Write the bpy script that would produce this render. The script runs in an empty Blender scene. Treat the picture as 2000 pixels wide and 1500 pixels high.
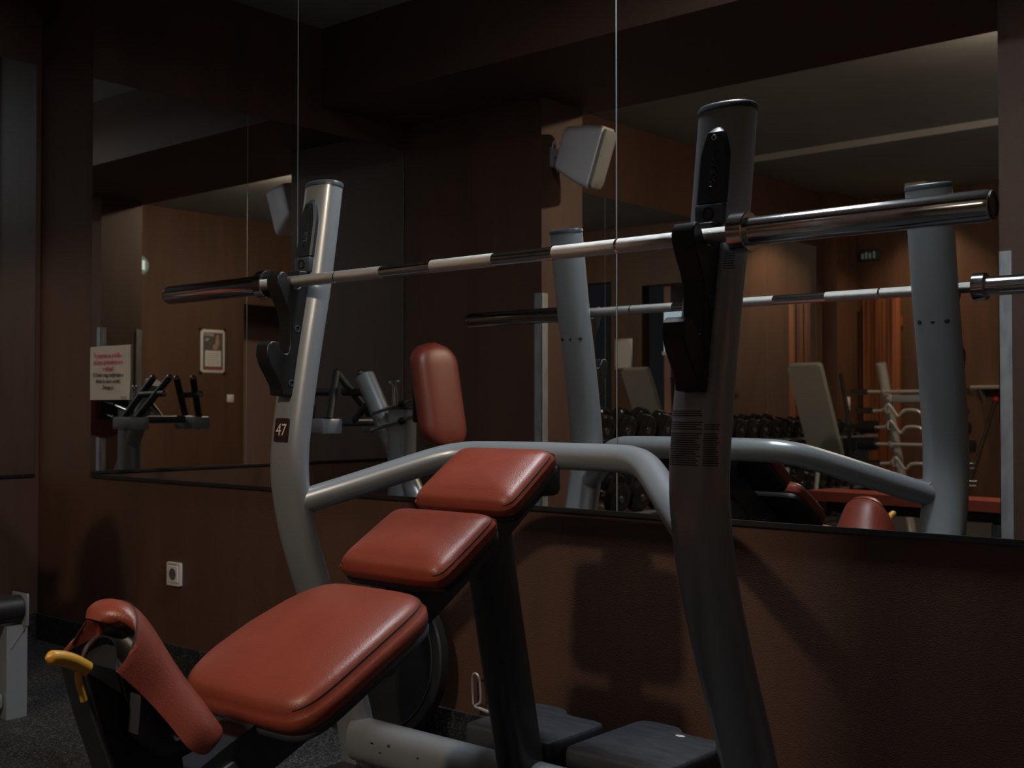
import bpy, math, random
from mathutils import Vector, Matrix
random.seed(7)
SC = bpy.context.scene
COL = SC.collection
PI = math.pi

# ---------------------------------------------------------------- camera
cam_d = bpy.data.cameras.new('camera')
cam_d.sensor_width = 36.0
cam_d.lens = 36.0 * 2278.7 / 2000.0
cam_d.clip_start = 0.05
cam_d.clip_end = 60
cam_d.dof.use_dof = True
cam_d.dof.focus_distance = 2.55
cam_d.dof.aperture_fstop = 7.1
cam = bpy.data.objects.new('camera', cam_d)
COL.objects.link(cam)
cam.location = (1.692, -1.815, 0.962)
cam.rotation_euler = (math.radians(90 + 1.170), 0, math.radians(40.565))
SC.camera = cam

# ---------------------------------------------------------------- world, lights, exposure
w = bpy.data.worlds.new('world')
SC.world = w
w.use_nodes = True
w.node_tree.nodes['Background'].inputs[0].default_value = (0.4, 0.45, 0.5, 1)
w.node_tree.nodes['Background'].inputs[1].default_value = 0.02
SC.view_settings.view_transform = 'Standard'
SC.view_settings.look = 'None'
SC.view_settings.exposure = -0.25
SC.view_settings.gamma = 1.0
SC.view_settings.use_curve_mapping = False
SC.cycles.use_denoising = True
SC.cycles.max_bounces = 10
SC.cycles.glossy_bounces = 6
SC.cycles.blur_glossy = 1.0
SC.cycles.sample_clamp_indirect = 4.0


def area(name, loc, size, power, color=(1, 1, 1), rot=(0, 0, 0), size_y=None, spread=PI):
    d = bpy.data.lights.new(name, 'AREA')
    d.energy = power
    d.color = color
    d.size = size
    if size_y:
        d.shape = 'RECTANGLE'
        d.size_y = size_y
    d.spread = spread
    o = bpy.data.objects.new(name, d)
    COL.objects.link(o)
    o.location = loc
    o.rotation_euler = rot
    return o


# ceiling lamps: a cool panel over the mirrored bay and an added, unseen warm one that brightens the rear wall
LAMPS = [((0.17, 0.32, 2.915), 0.24, 35, (0.89, 0.95, 1.0), math.radians(171)),
         ((-2.15, -6.85, 2.865), 0.14, 8, (1.0, 0.72, 0.48), math.radians(95))]
for (lx, ly, lz), sx, pw, cl, spr in LAMPS:
    area('ceiling_lamp_light', (lx, ly, lz - 0.012), sx, pw, cl, size_y=sx, spread=spr)
KEY_LAMP = (0.05, -2.90)        # glowing drum lamp just behind the beam: the warm key light
KEY_STRENGTH = 720.0
FILL_GLOBE_STRENGTH = 15.0  # glow of the globe added as fill for the main room

# ---------------------------------------------------------------- materials
MATS = {}


def mat(name, col, rough=0.5, metal=0.0, bump=None, coat=0.0, emit=None, spec=0.5, var=None, coat_rough=0.15):
    """bump=(scale, strength, stretch xyz), var=(scale, amount, stretch xyz)"""
    if name in MATS:
        return MATS[name]
    m = bpy.data.materials.new(name)
    m.use_nodes = True
    nt = m.node_tree
    b = nt.nodes['Principled BSDF']
    b.inputs['Base Color'].default_value = (*col, 1)
    b.inputs['Roughness'].default_value = rough
    b.inputs['Metallic'].default_value = metal
    b.inputs['Specular IOR Level'].default_value = spec
    b.inputs['Coat Weight'].default_value = coat
    b.inputs['Coat Roughness'].default_value = coat_rough
    if emit:
        b.inputs['Emission Color'].default_value = (*emit[0], 1)
        b.inputs['Emission Strength'].default_value = emit[1]
    tc = nt.nodes.new('ShaderNodeTexCoord')

    def noise(scale, stretch, detail=4):
        mp = nt.nodes.new('ShaderNodeMapping')
        mp.inputs['Scale'].default_value = stretch
        nt.links.new(tc.outputs['Object'], mp.inputs['Vector'])
        n = nt.nodes.new('ShaderNodeTexNoise')
        n.inputs['Scale'].default_value = scale
        n.inputs['Detail'].default_value = detail
        nt.links.new(mp.outputs['Vector'], n.inputs['Vector'])
        return n
    if var:
        n = noise(var[0], var[2])
        r = nt.nodes.new('ShaderNodeValToRGB')
        a = var[1]
        r.color_ramp.elements[0].position = 0.3
        r.color_ramp.elements[1].position = 0.7
        r.color_ramp.elements[0].color = (*[c * (1 - a) for c in col], 1)
        r.color_ramp.elements[1].color = (*[min(1, c * (1 + a)) for c in col], 1)
        nt.links.new(n.outputs['Fac'], r.inputs['Fac'])
        nt.links.new(r.outputs['Color'], b.inputs['Base Color'])
    if bump:
        n = noise(bump[0], bump[2], 3)
        bp = nt.nodes.new('ShaderNodeBump')
        bp.inputs['Strength'].default_value = bump[1]
        bp.inputs['Distance'].default_value = 0.004
        nt.links.new(n.outputs['Fac'], bp.inputs['Height'])
        nt.links.new(bp.outputs['Normal'], b.inputs['Normal'])
    MATS[name] = m
    return m


def speckle(name, base, fleck, scale=150, thr=0.62):
    m = bpy.data.materials.new(name)
    m.use_nodes = True
    nt = m.node_tree
    b = nt.nodes['Principled BSDF']
    b.inputs['Roughness'].default_value = 0.75
    tc = nt.nodes.new('ShaderNodeTexCoord')
    v = nt.nodes.new('ShaderNodeTexVoronoi')
    v.inputs['Scale'].default_value = scale
    nt.links.new(tc.outputs['Object'], v.inputs['Vector'])
    sp = nt.nodes.new('ShaderNodeSeparateColor')
    nt.links.new(v.outputs['Color'], sp.inputs['Color'])
    r = nt.nodes.new('ShaderNodeValToRGB')
    e = r.color_ramp.elements
    e[0].position = thr
    e[0].color = (*base, 1)
    e[1].position = thr + 0.36
    e[1].color = (*fleck, 1)
    nt.links.new(sp.outputs['Red'], r.inputs['Fac'])
    nt.links.new(r.outputs['Color'], b.inputs['Base Color'])
    bp = nt.nodes.new('ShaderNodeBump')
    bp.inputs['Strength'].default_value = 0.5
    bp.inputs['Distance'].default_value = 0.004
    nt.links.new(sp.outputs['Green'], bp.inputs['Height'])
    nt.links.new(bp.outputs['Normal'], b.inputs['Normal'])
    return m


M_WALL = mat('brown_wall_paint', (0.086, 0.039, 0.023), 0.62, bump=(230, 0.35, (1, 1, 2.2)), var=(3.0, 0.16, (2.5, 2.5, 0.4)))
M_WALL2 = mat('brown_panel', (0.100, 0.048, 0.026), 0.5, bump=(60, 0.08, (1, 1, 0.1)), var=(9, 0.18, (1, 1, 0.12)))
M_CEIL = mat('ceiling_paint', (0.31, 0.315, 0.31), 0.9, var=(2, 0.08, (1, 1, 1)))
M_BEAM = mat('beam_paint', (0.075, 0.036, 0.024), 0.7, bump=(120, 0.15, (1, 1, 1)))
M_FLOOR = speckle('rubber_floor', (0.008, 0.008, 0.009), (0.10, 0.103, 0.11), 240)
M_SKIRT = speckle('rubber_skirting', (0.006, 0.006, 0.007), (0.06, 0.06, 0.06), 220)
M_MIRROR = mat('mirror_silver', (0.80, 0.81, 0.80), 0.0, 1.0)
M_EDGE = mat('glass_edge', (0.50, 0.53, 0.52), 0.3, 0.3)
M_BLACKTRIM = mat('black_trim', (0.008, 0.007, 0.007), 0.5)
M_ALU = mat('aluminium', (0.42, 0.43, 0.45), 0.42, 0.55, var=(30, 0.2, (1, 1, 0.3)))
M_STEEL = mat('grey_powder_coat', (0.295, 0.325, 0.355), 0.34, 0.35, coat=0.35)
M_STEELD = mat('dark_grey_frame', (0.055, 0.060, 0.068), 0.38, 0.3, coat=0.2)
M_CAP = mat('grey_plastic_cap', (0.05, 0.06, 0.07), 0.35)
M_BLACK = mat('black_plastic', (0.010, 0.011, 0.013), 0.42, bump=(500, 0.1, (1, 1, 1)))
M_NAVY = mat('navy_plastic', (0.018, 0.026, 0.036), 0.40, bump=(400, 0.1, (1, 1, 1)))
M_CHROME = mat('chrome', (0.72, 0.73, 0.75), 0.12, 1.0)
M_CHROMES = mat('satin_chrome', (0.60, 0.59, 0.58), 0.22, 1.0)
M_KNURL = mat('knurled_steel', (0.55, 0.54, 0.52), 0.42, 1.0, bump=(900, 0.5, (1, 1, 1)))
M_LEATHER = mat('brown_leather', (0.245, 0.050, 0.030), 0.36, bump=(420, 0.22, (1, 1, 1)), var=(14, 0.07, (1, 1, 1)), coat=0.12, coat_rough=0.3)
M_SEAM = mat('dark_seam', (0.03, 0.008, 0.006), 0.7)
M_YELLOW = mat('yellow_plastic', (0.62, 0.33, 0.035), 0.4)
M_WHITE = mat('white_plastic', (0.72, 0.70, 0.68), 0.4)
M_PAPER = mat('paper', (0.62, 0.585, 0.55), 0.7, bump=(14, 0.5, (1, 1, 1)), var=(9, 0.06, (1, 1, 1)))
M_REDINK = mat('red_ink', (0.55, 0.04, 0.09), 0.7)
M_INK = mat('black_ink', (0.02, 0.02, 0.022), 0.7)
M_RUBBER = mat('black_rubber', (0.012, 0.012, 0.013), 0.5)
M_GLOSSB = mat('gloss_black', (0.014, 0.014, 0.014), 0.14, coat=0.8, coat_rough=0.08)
M_STEP = mat('step_plastic', (0.040, 0.044, 0.054), 0.5, bump=(60, 0.3, (1, 6, 1)), var=(16, 0.25, (1, 4, 1)))
M_SPK = mat('speaker_white', (0.68, 0.645, 0.665), 0.45)
M_GRILLE = mat('speaker_grille', (0.24, 0.25, 0.24), 0.6)
M_WOODW = mat('white_board', (0.30, 0.29, 0.25), 0.6)
M_WOOD = mat('striped_wood', (0.22, 0.075, 0.028), 0.35, var=(14, 0.7, (1, 1, 0.03)))
M_DARK = mat('dark_void', (0.012, 0.011, 0.012), 0.8)
M_PINK = mat('plaster_lit_tint', (0.33, 0.20, 0.17), 0.8)  # pale pink puts the light on the walls beyond the openings into colour
M_GREEN = mat('exit_green', (0.05, 0.30, 0.14), 0.5, emit=((0.25, 0.9, 0.6), 0.12))
M_GLOW = mat('exit_glow', (0.8, 0.9, 0.85), 0.5, emit=((0.75, 1.0, 0.95), 0.55))
M_WIN = mat('window_daylight', (0.5, 0.6, 0.65), 0.4, emit=((0.55, 0.80, 0.95), 0.55))
M_LAMP = mat('lamp_diffuser', (0.9, 0.9, 0.9), 0.5, emit=((1, 0.95, 0.9), 3.0))
M_BRIGHT = mat('bright_chrome', (0.62, 0.60, 0.56), 0.3, 0.55)
M_CLIP = mat('bright_wire', (0.85, 0.84, 0.82), 0.35, 0.7)
M_RED = mat('red_plastic', (0.6, 0.03, 0.02), 0.4)
M_SKIN = mat('poster_figure', (0.42, 0.24, 0.17), 0.6)
M_PGREY = mat('poster_grey', (0.11, 0.10, 0.10), 0.6)
M_PRED = mat('poster_red', (0.30, 0.06, 0.05), 0.6)
M_MAROON = mat('maroon_plate', (0.028, 0.010, 0.010), 0.4)


# ---------------------------------------------------------------- mesh builder
class MB:
    def __init__(self):
        self.v = []
        self.f = []

    def add(self, vs, fs):
        n = len(self.v)
        self.v += [Vector(p) for p in vs]
        self.f += [tuple(i + n for i in f) for f in fs]
        return self

    def box(self, x0, x1, y0, y1, z0, z1, M=None, bev=0.0):
        x0, x1 = sorted((x0, x1)); y0, y1 = sorted((y0, y1)); z0, z1 = sorted((z0, z1))
        if bev <= 0:
            vs = [(x, y, z) for z in (z0, z1) for x, y in ((x0, y0), (x1, y0), (x1, y1), (x0, y1))]
            fs = [(3, 2, 1, 0), (4, 5, 6, 7), (0, 1, 5, 4), (1, 2, 6, 5), (2, 3, 7, 6), (3, 0, 4, 7)]
        else:
            b = min(bev, (x1 - x0) * .49, (y1 - y0) * .49, (z1 - z0) * .49)

            def ring(ix, z):
                X0, X1, Y0, Y1 = x0 + ix, x1 - ix, y0 + ix, y1 - ix
                c = b * 0.9 if ix < b * .5 else b * .5
                pts = []
                for cx, cy, a0 in ((X1 - c, Y0 + c, -90), (X1 - c, Y1 - c, 0), (X0 + c, Y1 - c, 90), (X0 + c, Y0 + c, 180)):
                    for k in range(3):
                        a = math.radians(a0 + 45 * k)
                        pts.append((cx + c * math.cos(a), cy + c * math.sin(a), z))
                return pts
            rings = [ring(b, z0), ring(b * .3, z0 + b * .3), ring(0, z0 + b), ring(0, z1 - b), ring(b * .3, z1 - b * .3), ring(b, z1)]
            vs, fs = [], []
            n = 12
            for r in rings:
                vs += r
            for k in range(len(rings) - 1):
                for i in range(n):
                    j = (i + 1) % n
                    fs.append((k * n + i, k * n + j, k * n + n + j, k * n + n + i))
            fs.append(tuple(reversed(range(n))))
            fs.append(tuple(range((len(rings) - 1) * n, len(rings) * n)))
        if M is not None:
            vs = [M @ Vector(p) for p in vs]
        return self.add(vs, fs)

    def cyl(self, p0, p1, r0, r1=None, seg=20, caps=True):
        r1 = r0 if r1 is None else r1
        p0, p1 = Vector(p0), Vector(p1)
        d = (p1 - p0).normalized()
        a = d.orthogonal().normalized()
        b = d.cross(a)
        vs, fs = [], []
        for p, r in ((p0, r0), (p1, r1)):
            for i in range(seg):
                t = 2 * PI * i / seg
                vs.append(p + a * (r * math.cos(t)) + b * (r * math.sin(t)))
        for i in range(seg):
            j = (i + 1) % seg
            fs.append((i, j, seg + j, seg + i))
        if caps:
            fs.append(tuple(reversed(range(seg))))
            fs.append(tuple(range(seg, 2 * seg)))
        return self.add(vs, fs)

    def lathe(self, p0, d, prof, seg=32, closed=False):
        """prof = [(distance along d, radius)]"""
        p0, d = Vector(p0), Vector(d).normalized()
        a = d.orthogonal().normalized()
        b = d.cross(a)
        vs, fs = [], []
        for s, r in prof:
            for i in range(seg):
                t = 2 * PI * i / seg
                vs.append(p0 + d * s + a * (r * math.cos(t)) + b * (r * math.sin(t)))
        n = len(prof)
        for k in range(n - 1 + (1 if closed else 0)):
            kk = (k + 1) % n
            for i in range(seg):
                j = (i + 1) % seg
                fs.append((k * seg + i, k * seg + j, kk * seg + j, kk * seg + i))
        if not closed:
            fs.append(tuple(reversed(range(seg))))
            fs.append(tuple(range((n - 1) * seg, n * seg)))
        return self.add(vs, fs)

    def loft(self, rings, cap=True, closed=True):
        n = len(rings[0])
        vs, fs = [], []
        for r in rings:
            vs += r
        for k in range(len(rings) - 1):
            for i in range(n if closed else n - 1):
                j = (i + 1) % n
                fs.append((k * n + i, k * n + j, k * n + n + j, k * n + n + i))
        if cap:
            fs.append(tuple(reversed(range(n))))
            fs.append(tuple(range((len(rings) - 1) * n, len(rings) * n)))
        return self.add(vs, fs)

    def tube(self, pts, r, seg=10, sub=0, closed=False, rf=None):
        P = [Vector(p) for p in pts]
        if sub:
            P = spline(P, sub, closed)
        n = len(P)
        T = []
        for i in range(n):
            a = P[(i - 1) % n] if (i or closed) else P[0]
            b = P[(i + 1) % n] if (i < n - 1 or closed) else P[-1]
            T.append((b - a).normalized())
        N = T[0].orthogonal().normalized()
        rings = []
        for i in range(n):
            N = (N - T[i] * N.dot(T[i])).normalized()
            B = T[i].cross(N)
            rr = rf(i / max(1, n - 1)) if rf else r
            rings.append([P[i] + N * (rr * math.cos(2 * PI * k / seg)) + B * (rr * math.sin(2 * PI * k / seg)) for k in range(seg)])
        if closed:
            rings.append(rings[0])
        return self.loft(rings, cap=not closed)

    def prism(self, poly, axis, a0, a1):
        """poly of 2D points, extruded along axis 0/1/2 from a0 to a1; remaining coords in order"""
        def mk(p, a):
            q = [p[0], p[1]]
            q.insert(axis, a)
            return q
        n = len(poly)
        vs = [mk(p, a0) for p in poly] + [mk(p, a1) for p in poly]
        fs = [(i, (i + 1) % n, n + (i + 1) % n, n + i) for i in range(n)]
        fs.append(tuple(reversed(range(n))))
        fs.append(tuple(range(n, 2 * n)))
        return self.add(vs, fs)

    def ball(self, c, r, seg=14, rings=9, sc=(1, 1, 1)):
        c = Vector(c)
        prof = []
        vs, fs = [], []
        for k in range(1, rings):
            t = PI * k / rings
            for i in range(seg):
                p = 2 * PI * i / seg
                vs.append((c.x + sc[0] * r * math.sin(t) * math.cos(p), c.y + sc[1] * r * math.sin(t) * math.sin(p), c.z + sc[2] * r * math.cos(t)))
        for k in range(rings - 2):
            for i in range(seg):
                j = (i + 1) % seg
                fs.append((k * seg + i, k * seg + seg + i, k * seg + seg + j, k * seg + j))
        fs.append(tuple(range(seg)))
        fs.append(tuple(reversed(range((rings - 2) * seg, (rings - 1) * seg))))
        return self.add(vs, fs)

    def build(self, name, material, parent=None, smooth=True, angle=35, origin=None):
        """vertices are given in the parent's space; origin only moves the object's pivot"""
        me = bpy.data.meshes.new(name)
        o0 = Vector(origin) if origin is not None else Vector((0, 0, 0))
        me.from_pydata([p - o0 for p in self.v], [], self.f)
        me.validate()
        import bmesh
        bm = bmesh.new()
        bm.from_mesh(me)
        bmesh.ops.recalc_face_normals(bm, faces=bm.faces)
        bm.to_mesh(me)
        bm.free()
        if smooth:
            me.polygons.foreach_set('use_smooth', [True] * len(me.polygons))
            me.set_sharp_from_angle(angle=math.radians(angle))
        me.materials.append(material)
        o = bpy.data.objects.new(name, me)
        COL.objects.link(o)
        o.location = o0
        if parent:
            o.parent = parent
        return o


def spline(P, sub, closed=False):
    out = []
    n = len(P)
    for i in range(n if closed else n - 1):
        p0 = P[(i - 1) % n] if (closed or i) else P[0] * 2 - P[1]
        p1, p2 = P[i], P[(i + 1) % n]
        p3 = P[(i + 2) % n] if (closed or i < n - 2) else P[-1] * 2 - P[-2]
        for k in range(sub):
            t = k / sub
            out.append(0.5 * ((2 * p1) + (p2 - p0) * t + (2 * p0 - 5 * p1 + 4 * p2 - p3) * t * t + (3 * p1 - p0 - 3 * p2 + p3) * t ** 3))
    if not closed:
        out.append(P[-1].copy())
    return out


def rrect(hw, hh, r, seg=5):
    pts = []
    for cx, cy, a0 in ((hw - r, hh - r, 0), (-hw + r, hh - r, 90), (-hw + r, -hh + r, 180), (hw - r, -hh + r, 270)):
        for k in range(seg + 1):
            a = math.radians(a0 + 90 * k / seg)
            pts.append((cx + r * math.cos(a), cy + r * math.sin(a)))
    return pts


def thing(name, label, cat, loc=(0, 0, 0), rotz=0, group=None):
    o = bpy.data.objects.new(name, None)
    o.empty_display_size = 0.1
    COL.objects.link(o)
    o.location = loc
    o.rotation_euler = (0, 0, rotz)
    return tag(o, label, cat, group)


def tag(o, label, cat, group=None):
    o['label'] = label
    o['category'] = cat
    if group:
        o['group'] = group
    return o


def struct(o):
    o['kind'] = 'structure'
    return o


def copy_tree(o, parent=None):
    c = o.copy()
    COL.objects.link(c)
    c.parent = parent
    for ch in list(o.children):
        copy_tree(ch, c)
    return c


def text(name, body, size, material, parent, M, depth=0.0004, align='CENTER', sx=1.0):
    cu = bpy.data.curves.new(name, 'FONT')
    cu.body = body
    cu.size = size
    cu.align_x = align
    cu.align_y = 'CENTER'
    cu.extrude = depth
    cu.resolution_u = 3
    tmp = bpy.data.objects.new(name, cu)
    COL.objects.link(tmp)
    dg = bpy.context.evaluated_depsgraph_get()
    me = bpy.data.meshes.new_from_object(tmp.evaluated_get(dg))
    bpy.data.objects.remove(tmp)
    bpy.data.curves.remove(cu)
    me.transform(M @ Matrix.Diagonal((sx, 1, 1, 1)))
    me.name = name
    me.materials.clear()
    me.materials.append(material)
    o = bpy.data.objects.new(name, me)
    COL.objects.link(o)
    if parent:
        o.parent = parent
    return o


# ================================================================ SETTING
XL, XR, YA, YB, ZC = -2.996, 2.40, 0.612, -7.20, 2.94
T = 0.12


def sbox(name, m, *a, **k):
    return struct(MB().box(*a, **k).build(name, m, smooth=False))


sbox('floor', M_FLOOR, XL - T, XR + T, YB - T - 1.2, YA + T, -0.1, 0.0)
sbox('ceiling', M_CEIL, XL - T, XR + T, YB - T - 1.2, YA + T, ZC, ZC + 0.1)
sbox('wall_front', M_WALL, XL - T, XR + T, YA, YA + T, 0, ZC)
sbox('wall_left', M_WALL, XL - T, XL, YB - T, YA, 0, ZC)
# right wall with an opening
mb = MB()
mb.box(XR, XR + T, -4.42, YA, 0, ZC)
mb.box(XR, XR + T, YB - T, -5.55, 0, ZC)
mb.box(XR, XR + T, -5.55, -4.42, 2.05, ZC)
struct(mb.build('wall_right', M_WALL2, smooth=False))
# rear wall with two recesses
mb = MB()
for x0, x1, z0, z1 in ((XL - T, -2.02, 0, ZC), (-2.02, -1.90, 0, ZC), (-1.90, -1.36, 2.25, ZC), (-1.36, -0.72, 2.25, ZC), (-1.90, -1.36, 0, 2.25),
                       (-0.72, -0.32, 0, ZC), (-0.32, 0.10, 2.32, ZC), (0.10, XR + T, 0, ZC)):
    mb.box(x0, x1, YB - T, YB, z0, z1)
struct(mb.build('wall_rear', M_WALL2, smooth=False))
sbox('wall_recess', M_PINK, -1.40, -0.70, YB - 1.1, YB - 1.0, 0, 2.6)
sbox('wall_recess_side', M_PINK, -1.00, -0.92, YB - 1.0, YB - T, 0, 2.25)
sbox('wall_recess_dark', M_DARK, -0.34, 0.12, YB - 0.7, YB - 0.6, 0, 2.5)
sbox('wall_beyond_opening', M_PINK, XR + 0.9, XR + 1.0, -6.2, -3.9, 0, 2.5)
# the lowered ceiling behind, the beam across the bay, the partition and the pillar
sbox('ceiling_step', M_CEIL, XL, XR, YB, -5.14, ZC - 0.05, ZC)
sbox('ceiling_beam', M_BEAM, XL, XR, -1.95, -0.925, 2.53, ZC)
sbox('wall_partition', M_WALL, XL, -2.0, -1.853, -1.515, 0, 2.53)
sbox('wall_pillar', M_WALL, 0.225, 0.64, -1.87, -1.53, 0, 2.53)
# rubber skirting
sbox('baseboard_front', M_SKIRT, XL, XR, YA - 0.012, YA, 0, 0.105)
sbox('baseboard_left', M_SKIRT, XL, XL + 0.012, -1.515, YA - 0.012, 0, 0.105)


def corner_guard(name, x, y, sx, sy, z1):
    """L-shaped aluminium strip wrapped around a wall corner; sx, sy point outwards"""
    t, l = 0.003, 0.045
    m = MB()
    m.box(x, x + sx * t, y + sy * t, y - sy * l, 0.0, z1)
    m.box(x + sx * t, x - sx * l, y, y + sy * t, 0.0, z1)
    return struct(m.build(name, M_ALU, smooth=False))


corner_guard('trim_1', -2.0, -1.515, 1, 1, 1.54)
corner_guard('trim_2', 0.225, -1.53, -1, 1, 1.555)
corner_guard('trim_3', 0.225, -1.87, -1, -1, 1.555)
corner_guard('trim_4', -2.0, -1.853, 1, -1, 1.54)

# ------------------------------------------------------------- mirrors
ZM0, ZM1 = 0.700, 2.90


def mirror_A(x0, x1, label, edges=(-1, 1)):
    o = thing('wall_mirror', label, 'mirror', ((x0 + x1) / 2, YA, ZM0), 0)
    h = (x1 - x0) / 2
    m = MB().box(-h + 0.002, h - 0.002, -0.006, 0, 0, ZM1 - ZM0)
    m.build('mirror_glass', M_MIRROR, o, smooth=False)
    for s in edges[-1:]:
        MB().box(s * (h - 0.002), s * (h - 0.0004), -0.0062, 0, 0, ZM1 - ZM0).build('polished_edge', M_EDGE, o, smooth=False)
    MB().box(-h, h, -0.010, 0, -0.012, 0.0).build('bottom_rail', M_BLACKTRIM, o, smooth=False)
    return o


mirror_A(-2.573, -1.298, 'tall wall mirror panel with the paper notice taped to it', (1,))
mirror_A(-1.298, -0.030, 'tall wall mirror panel behind the numbered left upright of the bench')
mirror_A(-0.030, 1.240, 'tall wall mirror panel behind the bare right end of the barbell')
mirror_A(1.240, 2.380, 'tall wall mirror panel beside the panel behind the right barbell end', ())


def mirror_L(y0, y1, label, edges=(-1, 1)):
    o = thing('wall_mirror', label, 'mirror', (XL, (y0 + y1) / 2, 0.688), 0)
    h = abs(y1 - y0) / 2
    MB().box(0, 0.006, -h + 0.002, h - 0.002, 0, 1.712).build('mirror_glass', M_MIRROR, o, smooth=False)
    for s in edges[:1]:
        MB().box(0, 0.0062, s * (h - 0.002), s * (h - 0.0004), 0, 1.712).build('polished_edge', M_EDGE, o, smooth=False)
    MB().box(0, 0.010, -h, h, -0.012, 0).build('bottom_rail', M_BLACKTRIM, o, smooth=False)
    return o


mirror_L(0.590, -0.453, 'side wall mirror panel touching the corner beside the tall mirrors', (-1,))
mirror_L(-0.453, -1.510, 'side wall mirror panel beside the partition and the row machine')
ys = [-1.90, -2.66, -3.42, -4.56, -5.70, -6.60]
wh = ['behind the partition', 'where the dumbbell rack begins', 'behind the heaviest dumbbells', 'behind the middle of the dumbbell rack', 'behind the smallest dumbbells']
for k in range(5):
    mirror_L(ys[k], ys[k + 1], 'side wall mirror panel ' + wh[k])

# ================================================================ BENCH
bench = thing('incline_bench', 'grey steel incline press bench with brown leather pads under the barbell', 'weight bench')
UPX = 0.58
UC = [(.108, 1.515), (.090, 1.39), (.068, 1.25), (.045, 1.13), (.022, 1.00), (.006, .89), (.002, .81), (.010, .74), (.028, .66), (.058, .57), (.098, .47), (.140, .375), (.180, .275), (.213, .17), (.234, .07), (.240, 0.012)]
UCv = spline([Vector((0, y, z)) for y, z in UC], 4)


def ucen(z):
    for i in range(len(UCv) - 1):
        a, b = UCv[i], UCv[i + 1]
        if b.z <= z <= a.z:
            t = (a.z - z) / (a.z - b.z)
            return a.y + (b.y - a.y) * t
    return UCv[0].y if z > 1 else UCv[-1].y


def oval(a, b, n=2.3, seg=40):
    out = []
    for i in range(seg):
        t = 2 * PI * i / seg
        c, s = math.cos(t), math.sin(t)
        out.append((a * math.copysign(abs(c) ** (2 / n), c), b * math.copysign(abs(s) ** (2 / n), s)))
    return out


OV = oval(0.059, 0.032)


def upright_ring(P, Tn, sc=1.0, x=0.0):
    # section plane perpendicular to the path in YZ
    nrm = Vector((0, Tn.z, -Tn.y)).normalized()
    if nrm.y < 0:
        nrm = -nrm
    return [Vector((x + a * sc, P.y + nrm.y * b * sc, P.z + nrm.z * b * sc)) for a, b in OV]


CATCH = [(0.012, 1.298), (0.020, 1.262), (0.008, 1.2535), (-0.004, 1.2535), (-0.014, 1.262), (-0.026, 1.285), (-0.034, 1.292), (-0.044, 1.290), (-0.052, 1.280), (-0.052, 1.258),
         (-0.040, 1.232), (-0.024, 1.205), (-0.014, 1.175), (-0.014, 1.118), (-0.018, 1.098), (-0.026, 1.092), (-0.036, 1.094), (-0.048, 1.108), (-0.056, 1.122), (-0.070, 1.122), (-0.082, 1.112),
         (-0.084, 1.088), (-0.074, 1.062), (-0.056, 1.035), (-0.044, 1.015), (-0.040, 0.992), (0.012, 0.988), (0.022, 1.05), (0.040, 1.15), (0.058, 1.26), (0.062, 1.298)]

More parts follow.
